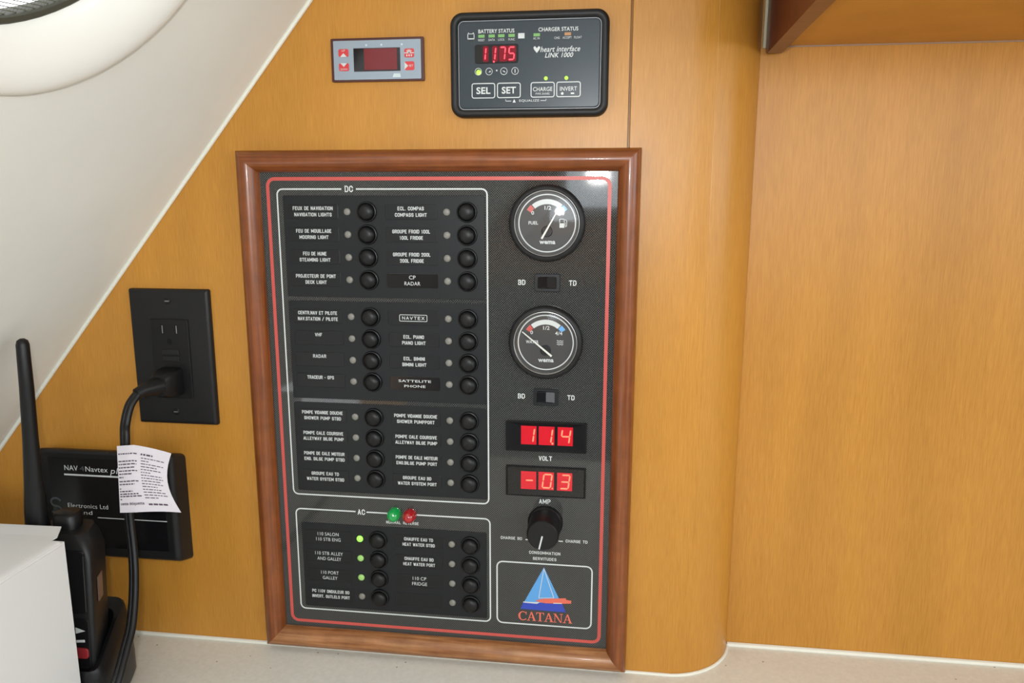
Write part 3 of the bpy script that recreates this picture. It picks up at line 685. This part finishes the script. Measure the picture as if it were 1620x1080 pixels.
# battery symbols
bx, bz = LX(745.5), LZ(58); outline(m, bx - 2.3, bx + 2.3, bz - 2.2, bz + 1.8, 0.3, 0.45, yt); m.flat([(bx - 2.3, bz - 2.4), (bx + 2.3, bz - 2.4), (bx + 2.3, bz - 1.2), (bx - 2.3, bz - 1.2)], yt)
for s_ in (-1, 1): m.flat([(bx + s_ * 1.7 - .5, bz + 1.8), (bx + s_ * 1.7 + .5, bz + 1.8), (bx + s_ * 1.7 + .3, bz + 2.7), (bx + s_ * 1.7 - .3, bz + 2.7)], yt)
bx, bz = LX(826.5), LZ(57.5); m.flat([(bx - 2.3, bz - 2.4), (bx + 2.3, bz - 2.4), (bx + 2.3, bz + 1.2), (bx - 2.3, bz + 1.2)], yt)
for px in (757, 774.5, 798.5, 816.5):
    r_ = ell(LX(px), LZ(113.5), 2.4, n=20); m.strip(r_, 0.35, yt, True)
m.flat(ell(LX(787), LZ(112.2), 0.6, n=8), yt); m.flat([(LX(774.5) - .4, LZ(115)), (LX(774.5) + 1.3, LZ(114.5)), (LX(774.5) + .9, LZ(111.8)), (LX(774.5) + .2, LZ(113.5))], yt)
m.flat([(LX(798.5) - 1, LZ(112.5)), (LX(798.5) + .2, LZ(112.8)), (LX(798.5) + 1.4, LZ(115.5)), (LX(798.5) + .2, LZ(115))], yt); m.strip([(LX(816.5), LZ(110.5)), (LX(816.5), LZ(116.5))], 0.55, yt)
text(m, 'EQUALIZE', LX(839.5), LZ(160.6), 14.6, 1.5, yt, 0.0); m.flat([(LX(812.6), LZ(163.4)), (LX(817.8), LZ(163.4)), (LX(815.2), LZ(158))], yt)
m.strip([(LX(801.5), LZ(158.2)), (LX(801.5), LZ(161)), (LX(810.5), LZ(161))], 0.4, yt); m.strip([(LX(857.5), LZ(161)), (LX(866.5), LZ(161)), (LX(866.5), LZ(158.2))], 0.4, yt)
obj('lettering', m, PRINT, lf)
for px, py, w, mt in [(p, 58, 4.6, GREENB) for p in (762.5, 779, 794.5, 811, 851)] + [(900, 57.8, 4.6, ORANGEB)]:
    m = MB(); m.box(LX(px) - w / 2, LX(px) + w / 2, YL + 0.1, YL - 0.25, LZ(py) - 1.0, LZ(py) + 1.0)
    obj('status_bar', m, mt, lf)
m = MB(); m.bprism(rrf(LX(751.5), LX(822), LZ(101), LZ(71), 1.6, 3), YL + 0.1, YL - 0.3, 0.2, 2)
ds = obj('display_window', m, GLOSSB, mon)
for ch, px in zip('1175', (768.5, 783.5, 797.5, 811)):
    m = MB(); w = 4.2 if ch == '1' else 5.6
    m.flat(rr(LX(px) - w / 2 + (0.4 if ch == '1' else -0.2), LX(px) + w / 2 + 0.4, LZ(98.4), LZ(73.6), 1.2, 3), YL - 0.36); obj('red_glow', m, HALO, ds)
m = MB()
for ch, px in zip('1175', (764.7, 780.4, 796.0, 811)): seven(m, ch, LX(px), LZ(85.8), 4.9, 9.4, 0.95, YL - 0.65, 0.10)
m.flat(ell(LX(782.6), LZ(98.4), 0.7, n=10), YL - 0.7)
obj('lit_digits', m, SEGP, ds, label='glowing red 11.75')
for t_, a, b, sub in (('SEL', 746.8, 783.8, None), ('SET', 788.2, 825.2, None), ('CHARGE', 842.6, 879.6, 'PWR SHARE'), ('INVERT', 883.6, 921.0, '*')):
    m = MB(); m.bprism(rrf(LX(a), LX(b), LZ(155.5), LZ(132.5), 1.4, 3), YL + 0.1, YL - 0.5, 0.3, 2)
    k = obj('membrane_key', m, LINKF, mon)
    m = MB(); outline(m, LX(a), LX(b), LZ(155.5), LZ(132.5), 1.4, 0.65, YL - 0.6)
    if sub: text(m, t_, LX((a + b) / 2), LZ(143), 14.0 if t_ == 'CHARGE' else 12.2, 2.8, YL - 0.62, 0.01); text(m, sub, LX((a + b) / 2), LZ(150.2), 10.0, 1.4, YL - 0.62, 0.0) if sub != '*' else (m.flat(ell(LX(892.5), LZ(150.4), 1.0, n=10), YL - 0.62), m.strip([(LX(906), LZ(150.4)), (LX(911.5), LZ(150.4))], 1.1, YL - 0.62))
    else: text(m, t_, LX((a + b) / 2), LZ(143.8), 10.4, 4.4, YL - 0.62, 0.025)
    obj('key_print', m, PRINT, k)
for px, py, r in ((866, 126, 1.35), (898.6, 126, 1.35), (757.6, 114.6, 1.8)):
    m = MB(); m.lathe(LX(px), LZ(py), [(r, YL + 0.1), (r, YL - 0.3), (r * 0.5, YL - 0.6)], 14)
    obj('indicator_lamp', m, LEDY, lf, smooth=50, label='lit lime indicator lamp')

# ================================================================== TEMPERATURE CONTROLLER
tcn = thing('temperature_controller', 'small grey temperature controller with red keys and a blank red display', 'controller', (90.7, 0, 70.8))
m = MB(); m.bprism(rrf(55.2, 126.2, 70.9, 101.9, 0.8, 2), 0, -3.0, 0.5, 2); obj('bezel', m, MAROON, tcn)
m = MB(); m.bprism(rrf(57.4, 124.2, 72.3, 100.1, 0.6, 2), -2.5, -3.5, 0.2, 2); fc = obj('face', m, GREYF, tcn)
m = MB(); m.box(73.0, 108.6, -3.3, -3.7, 78.0, 94.5); dsp = obj('display_window', m, GLOSSB, tcn)
m = MB(); m.box(81.0, 106.2, -3.6, -3.8, 79.0, 94.0); obj('red_filter', m, DARKRED, dsp)
def key(cx, cz, w, h, kind):
    m = MB(); m.bprism(rrf(cx - w / 2, cx + w / 2, cz - h / 2, cz + h / 2, 1.2, 3), -3.3, -3.9, 0.25, 2)
    k = obj('key', m, REDKEY, tcn); m = MB(); y = -4.0
    if kind == 'up': m.flat([(cx - 2.6, cz - h / 2), (cx + 2.6, cz - h / 2), (cx, cz - h / 2 + 2.7)], y); text(m, 'UP', cx, cz + 1.6, 2.6, 1.3, y, 0)
    if kind == 'down': m.flat([(cx - 2.6, cz + h / 2), (cx + 2.6, cz + h / 2), (cx, cz + h / 2 - 2.7)], y); text(m, 'DOWN', cx, cz - 1.6, 5.2, 1.3, y, 0)
    if kind == 'set': m.flat([(cx - w / 2, cz - 2.6), (cx - w / 2, cz + 2.6), (cx - w / 2 + 2.8, cz)], y); text(m, 'SET', cx + 1.2, cz, 3.2, 1.4, y, 0)
    if kind == 'frost':
        m.strip([(cx - w / 2, cz), (cx + w / 2, cz)], 0.6, y)
        for a in (-50, -25, 0, 25, 50): m.strip([(cx, cz), (cx + 2.6 * math.sin(math.radians(a)), cz + 2.6 * math.cos(math.radians(a)))], 0.45, y)
        for a in (-1.7, 0, 1.7): m.flat(ell(cx + a, cz - 1.7, 0.5, 0.8, 8), y)
    obj('key_print', m, PRINT, k)
key(65.3, 91.4, 7.8, 5.6, 'up'); key(65.3, 81.4, 7.8, 5.6, 'down'); key(115.5, 90.4, 7.4, 6.2, 'frost'); key(115.5, 81.4, 7.4, 6.2, 'set')
m = MB()
for x in (83.0, 94.5, 110.0): m.flat(ell(x, 96.6, 0.8, n=10), -3.62)
m.flat([(102.5, 73.6), (108.8, 73.6), (108.2, 76.2), (103.4, 76.2)], -3.62)
obj('face_print', m, mat('pale_print', (0.55, 0.66, 0.66), 0.4), fc)

# ================================================================== WALL OUTLET
out = thing('wall_outlet', 'black wall outlet plate with a plug in its lower socket', 'outlet', (-91, 0, -201.5))
m = MB(); m.bprism(rrf(-126.2, -56.1, -201.6, -87.5, 1.6, 3), 0, -5.0, 3.2, 4); obj('cover_plate', m, BLACK2, out, smooth=50)
m = MB(); m.bprism(rrf(-107.4, -74.6, -178.5, -112.0, 0.6, 2), -4.0, -6.2, 0.5, 2); rc = obj('receptacle', m, BLACK, out)
for sx in (-97.3, -85.0):
    m = MB(); m.box(sx - 1.1, sx + 1.1, -6.1, -6.32, -124.4, -116.6); obj('socket_slot', m, DEEP, rc)
    m = MB(); m.box(sx - 0.2, sx + 0.65, -6.2, -6.4, -123.8, -117.2); obj('slot_contact', m, STEEL, rc)
m = MB(); m.flat(ell(-91.6, -130.6, 2.3, 2.6, 16), -6.3); obj('socket_slot', m, DEEP, rc)
for z in (-139.5, -145.0):
    m = MB(); m.bprism(rrf(-98.6, -84.0, z - 2.2, z + 2.2, 0.5, 2), -6.0, -7.0, 0.4, 2); obj('test_button', m, BLACK2, rc)
for z in (-97.2, -190.5):
    m = MB(); m.lathe(-91.5, z, [(2.9, -4.8), (2.9, -5.4), (2.2, -5.7)], 18); s1 = obj('screw', m, BLACK, out)
    m = MB(); m.box(-93.3, -89.7, -5.65, -5.85, z - 0.4, z + 0.4); obj('screw_slot', m, STEEL, s1)

# ================================================================== POWER CORD
cord = thing('power_cord', 'black flat power cord with a white paper warning tag', 'power cord', (-91, -7, -162))
m = MB()
def rbox(cx, cz, w, h, y, r): return [(x, y, z) for x, z in rr(cx - w / 2, cx + w / 2, cz - h / 2, cz + h / 2, r, 3)]
m.loft([rbox(-91.5, -163.5, 19, 23, -6.4, 3), rbox(-91.5, -163.5, 19, 23, -13, 3), rbox(-92.0, -163.5, 17.5, 21, -20, 4), rbox(-93, -163.8, 14, 17, -25, 5)])
obj('plug', m, RUBBER, cord, smooth=40)
m = MB(); g = [(-93, -22, -163.8), (-96, -29, -164.0), (-99, -36, -164.6), (-101.5, -41, -166.5)]
m.tube(g, [7.5, 6.5, 5.2, 4.6], 12)
obj('strain_relief', m, RUBBER, cord, smooth=50)
def spline(P, n=10):
    P = [Vector(p) for p in P]; out_ = []
    for i in range(len(P) - 1):
        a, b, c, d = P[max(i - 1, 0)], P[i], P[i + 1], P[min(i + 2, len(P) - 1)]
        for k in range(n):
            t = k / n
            out_.append(0.5 * ((2 * b) + (c - a) * t + (2 * a - 5 * b + 4 * c - d) * t * t + (3 * b - a - 3 * c + d) * t ** 3))
    return out_ + [P[-1]]
cp = spline([(-101.0, -40, -166.0), (-104.0, -47, -174), (-105.0, -53, -187), (-103.5, -57.5, -200), (-103.5, -61.5, -250), (-98.0, -69, -289), (-93.0, -79, -312), (-88.5, -92, -333), (-86.5, -104, -346), (-84.5, -118, -360), (-85, -134, -377), (-86, -150, -392), (-88, -180, -397.8), (-92, -260, -397.8), (-96, -330, -397.8)], 10)
m = MB()
m.tube([(p[0] - 1.9, p[1] + 0.8, p[2]) for p in cp], 2.5, 10); m.tube([(p[0] + 1.9, p[1] - 0.8, p[2]) for p in cp], 2.5, 10)
obj('cable', m, RUBBER, cord, smooth=60)
# paper tag wrapped round the cable and curling away
def tagpt(u, v, off=0.0):                                         # u 0..1 across, v 0..1 downwards
    xl = -103.3 - 2.9 * v; xr = -67.0 + 7.5 * v * v - 7.0 * math.sin(math.pi * v) * 0.75
    x = xl + (xr - xl) * u
    z = -200.3 - 54.2 * v - 13.0 * max(0, u - 0.35) * (1 - v) + 1.2 * math.sin(u * 3.1)
    y = -66.5 - 1.5 * math.cos(u * 3.0) + 13.0 * max(0, u - 0.3) * (1 - 0.6 * v)
    return (x, y - off, z)
m = MB(); nu, nv = 14, 10
g0 = [[tagpt(i / nu, j / nv) for i in range(nu + 1)] for j in range(nv + 1)]; g1 = [[tagpt(i / nu, j / nv, -0.25) for i in range(nu + 1)] for j in range(nv + 1)]
for g in (g0, g1):
    m.add([p for r in g for p in r], [(j * (nu + 1) + i, j * (nu + 1) + i + 1, (j + 1) * (nu + 1) + i + 1, (j + 1) * (nu + 1) + i) for j in range(nv) for i in range(nu)])
tg = obj('warning_tag', m, PAPER, cord, smooth=60, label='white paper warning tag with two columns of print')
m = MB()
def tagtext(txt, u0, u1, v, hv):
    vv, f, a, b = glyphs(txt, 0.02)
    m.add([tagpt(u0 + (u1 - u0) * (p[0] - a) / (b - a), v - p[1] / CAP * hv, 0.25) for p in vv], f)
def tagline(u0, u1, v, hv):                                       # print too small to read: rows of word-length marks
    u = u0
    while u < u1 - 0.01:
        w = min(random.uniform(0.025, 0.085), u1 - u); k = 4
        m.loft([[tagpt(u + w * i / k, v - hv / 2, 0.3) for i in range(k + 1)], [tagpt(u + w * i / k, v + hv / 2, 0.3) for i in range(k + 1)]], False, False, closed=False)
        u += w + 0.016
for v, e in ((.12, .42), (.23, .44), (.275, .42), (.325, .38), (.375, .43), (.42, .33), (.47, .13), (.53, .44), (.575, .36), (.64, .06), (.68, .30), (.72, .40), (.755, .45), (.80, .08)): tagline(0.03, e, v, .017)
tagtext('cette \u00e9tiquette', 0.03, 0.46, 0.885, .042)
tagline(0.49, 0.70, 0.12, .026)
for k, w in enumerate((.42, .14, .42, .30, .38, .18, .40, .42, .38, .40, .28, .34, .40, .42, .24)): tagline(0.50, 0.50 + w, 0.175 + k * 0.0435, .013)
tagline(0.53, 0.85, 0.885, .026)
obj('tag_print', m, INK, tg)

# ================================================================== NAVTEX RECEIVER
nav = thing('navtex_receiver', 'black box receiver with white lettering mounted below the outlet', 'receiver', (-152, 0, -319))
m = MB()
m.loft([[(x, y, z) for x, z in rr(-214.5 + i, -90.0 - i, -319.0 + i * 0.8 - dz, -222.5 - i * 0.8 - dz, r, 5)] for i, y, r, dz in ((0, 0, 4, 6.5), (0, -14, 4, 2), (0.4, -16.5, 4, 1), (1.6, -18.8, 4, 0.4), (3.5, -19.9, 4, 0), (5, -20, 3, 0), (10.0, -18.6, 1.5, 0))])
obj('case', m, BLACK2, nav, smooth=40)
m = MB(); m.box(-204.0, -100.5, -18.4, -19.0, -310.5, -231.0); nf = obj('face', m, GLOSSB, nav)
yt = -19.15; m = MB(); navmap = lambda p: (p[0] * 1.017 - 5.0, p[1], p[2] * 1.014 - 0.7)
text(m, 'NAV', -175.0, -235.4, 12.2, 4.4, yt, 0.0); text(m, 'Navtex', -152.0, -235.7, 20.0, 4.4, yt, 0.0); text(m, 'plus', -131.6, -236.2, 14.5, 5.0, yt, 0.0, 0.3)
text(m, 'Electronics Ltd', -163.4, -268.7, 36.6, 3.8, yt, 0.0); text(m, 'England', -173.0, -274.6, 26.0, 3.4, yt, 0.0)
m.strip([(-182.0, -241.4), (-88.0, -241.4)], 1.5, yt); m.strip([(-155.5, -278.5), (-93.0, -278.5)], 0.7, yt)
m.map(navmap); obj('lettering', m, PRINT, nf)
m = MB(); text(m, '4', -165.2, -235.6, 4.2, 4.4, yt, 0.0)
m.map(navmap); obj('dim_lettering', m, mat('faint_print', (0.07, 0.075, 0.085), 0.4), nf)
m = MB(); pts = [(-186 + 5 * math.cos(a) * (1 if k < 9 else 1), -270) for k, a in enumerate([0])]
sg = [(-192.4 + 4.6 * math.cos(math.radians(a)), -266.6 + 3.6 * math.sin(math.radians(a))) for a in range(20, 261, 20)] + [(-192.4 + 4.6 * math.cos(math.radians(a)), -273.6 + 3.6 * math.sin(math.radians(a))) for a in range(80, -161, -20)]
m.strip(sg, 1.8, yt); m.map(navmap); obj('company_mark', m, MATS['faint_print'], nf)

# ================================================================== HANDHELD RADIO IN ITS CRADLE
rad = thing('handheld_radio', 'black handheld radio with a stub antenna standing in a charging cradle', 'radio', (-142, -92, -392))
def lean(p):                                                       # tips the radio back a little
    x, y, z = p; x += 8.0; a = math.radians(6)
    if x > -135: x -= max(0.0, y + 114) * 0.36 * min(1.0, (x + 135) / 25)
    dz = z + 392
    return (x, -95 + (y + 95) * math.cos(a) + dz * math.sin(a) * 0.6, z)
m = MB()
def rxy(x0, x1, y0, y1, r, z): return [(x, y, z) for x, y in rr(x0, x1, y0, y1, r, 4)]
m.loft([rxy(-166, -117, -112, -82, 6, -390), rxy(-169, -114, -114, -80, 4, -382), rxy(-169, -113.5, -115, -79, 4, -330), rxy(-169, -113, -115, -79, 4, -275), rxy(-168, -115, -113, -80, 8, -264), rxy(-165, -119, -110, -82, 9, -258.5)])
m.map(lean); obj('body', m, BLACK2, rad, smooth=50)
m = MB(); m.bprism(rrf(-164, -117.5, -316, -268, 3, 4), -114.6, -116.2, 0.6, 2); m.map(lean); obj('screen', m, GLOSSB, rad)
m = MB(); m.bprism(rrf(-165, -117.0, -362, -320, 3, 4), -114.6, -115.6, 0.6, 2); m.map(lean); kb = obj('keypad', m, BLACK, rad)
m = MB(); m.flat([(-127.5, -331.6), (-127.5, -326.6), (-119.8, -329.0)], -115.9); m.strip([(-127.5, -337.6), (-120.5, -336.8)], 2.0, -115.9); m.map(lean); obj('key_print', m, PRINT, kb)
m = MB(); m.bprism(rrf(-131.5, -118.0, -350.5, -342.5, 2.5, 4), -115.4, -116.9, 0.6, 2); m.map(lean); obj('red_key', m, mat('dull_red_key', (0.26, 0.018, 0.022), 0.45), rad, label='red rubber key')
for k in range(5):
    m = MB(); m.bprism(rrf(-163, -119, -358.6 - k * 5 - 1.2, -358.6 - k * 5 + 1.2, 0.8, 2), -113.5, -116.0, 0.5, 2); m.map(lean); obj('speaker_rib', m, BLACK, rad)
m = MB(); m.box(-112.9, -112.3, -104, -94, -312, -293); m.map(lean); obj('side_label', m, mat('worn_label', (0.16, 0.10, 0.08), 0.4), rad)
m = MB(); m.loft([rxy(-154, -131, -104, -86, 8, -259.5), rxy(-154, -131, -104, -86, 8, -249), rxy(-152.5, -132.5, -102.5, -87.5, 7, -247)]); m.map(lean); obj('volume_knob', m, BLACK, rad, smooth=50)
m = MB(); m.tube([(-157.5, -91.5, -262), (-157.0, -92, -245), (-155.6, -92.5, -222), (-153.6, -93, -190), (-151.6, -93, -150), (-150.7, -93, -118), (-150.6, -93, -115), (-150.6, -93, -113.6)], [8.5, 7.8, 6.4, 5.3, 4.8, 4.4, 3.6, 1.6], 16)
obj('antenna', m, RUBBER, rad, smooth=50)

crd = thing('charging_cradle', 'black charging cradle on the worktop holding the handheld radio', 'charger', (-142, -90, CZ))
m = MB()
m.loft([rxy(-190, -99, -121, -54, 12, CZ), rxy(-193, -94, -122.5, -52, 16, -391), rxy(-192, -93, -122.5, -52, 18, -378), rxy(-188, -95, -122, -54, 14, -362), rxy(-184, -98, -121.5, -58, 10, -350), rxy(-182, -100, -121, -60, 8, -348), rxy(-173, -103.5, -118.5, -70, 7, -349), rxy(-173, -103.5, -118.5, -70, 7, -395)])
def back_up(p):
    x, y, z = p
    if x > -135: x -= max(0.0, y + 119) * 0.26 * min(1.0, (x + 135) / 25)
    t = max(0.0, min(1.0, (y + 118) / 55)) * max(0.0, min(1.0, (z + 385) / 30))
    return (x, y, z + 17 * t - 8 * (1 - max(0, min(1, (y + 118) / 55))) * max(0.0, min(1.0, (z + 385) / 30)))
m.map(back_up)
obj('cradle_body', m, BLACK, crd, smooth=50)

# ================================================================== WHITE CARTON
bxx = thing('carton', 'white cardboard carton with a loose lid beside the radio', 'carton', (-180, -200, CZ))
X, Y0, ZT = -110.0, -124.2, -250.9
m = MB(); m.box(-262, X, Y0, -300, CZ, ZT - 1.2); obj('carton_body', m, CARTON, bxx)
m = MB()
pr3 = [(-262, ZT + 0.2), (X - 6, ZT + 0.4), (X - 2.4, ZT + 0.1), (X - 0.4, ZT - 1.0), (X + 0.4, ZT - 2.4)]
def lid(y): return [(x, y, z) for x, z in pr3] + [(x - 0.5, y, z - 0.9) for x, z in pr3[::-1]]
m.loft([lid(-300), lid(Y0 - 3)])
obj('lid', m, CARTON, bxx, smooth=35)
m = MB(); m.loft([[(-262, -128, ZT + .2), (-118.5, -128, ZT + .2), (-118.5, -128, ZT - .6), (-262, -128, ZT - .6)], [(-262, -121, ZT + .4), (-117.8, -121, ZT + .4), (-117.8, -121, ZT - .4), (-262, -121, ZT - .4)], [(-262, -110.5, ZT + 1.0), (-125.0, -107.3, ZT + 1.6), (-125.0, -107.3, ZT + 0.8), (-262, -110.5, ZT + 0.2)]])
obj('rear_flap', m, CARTON, bxx)
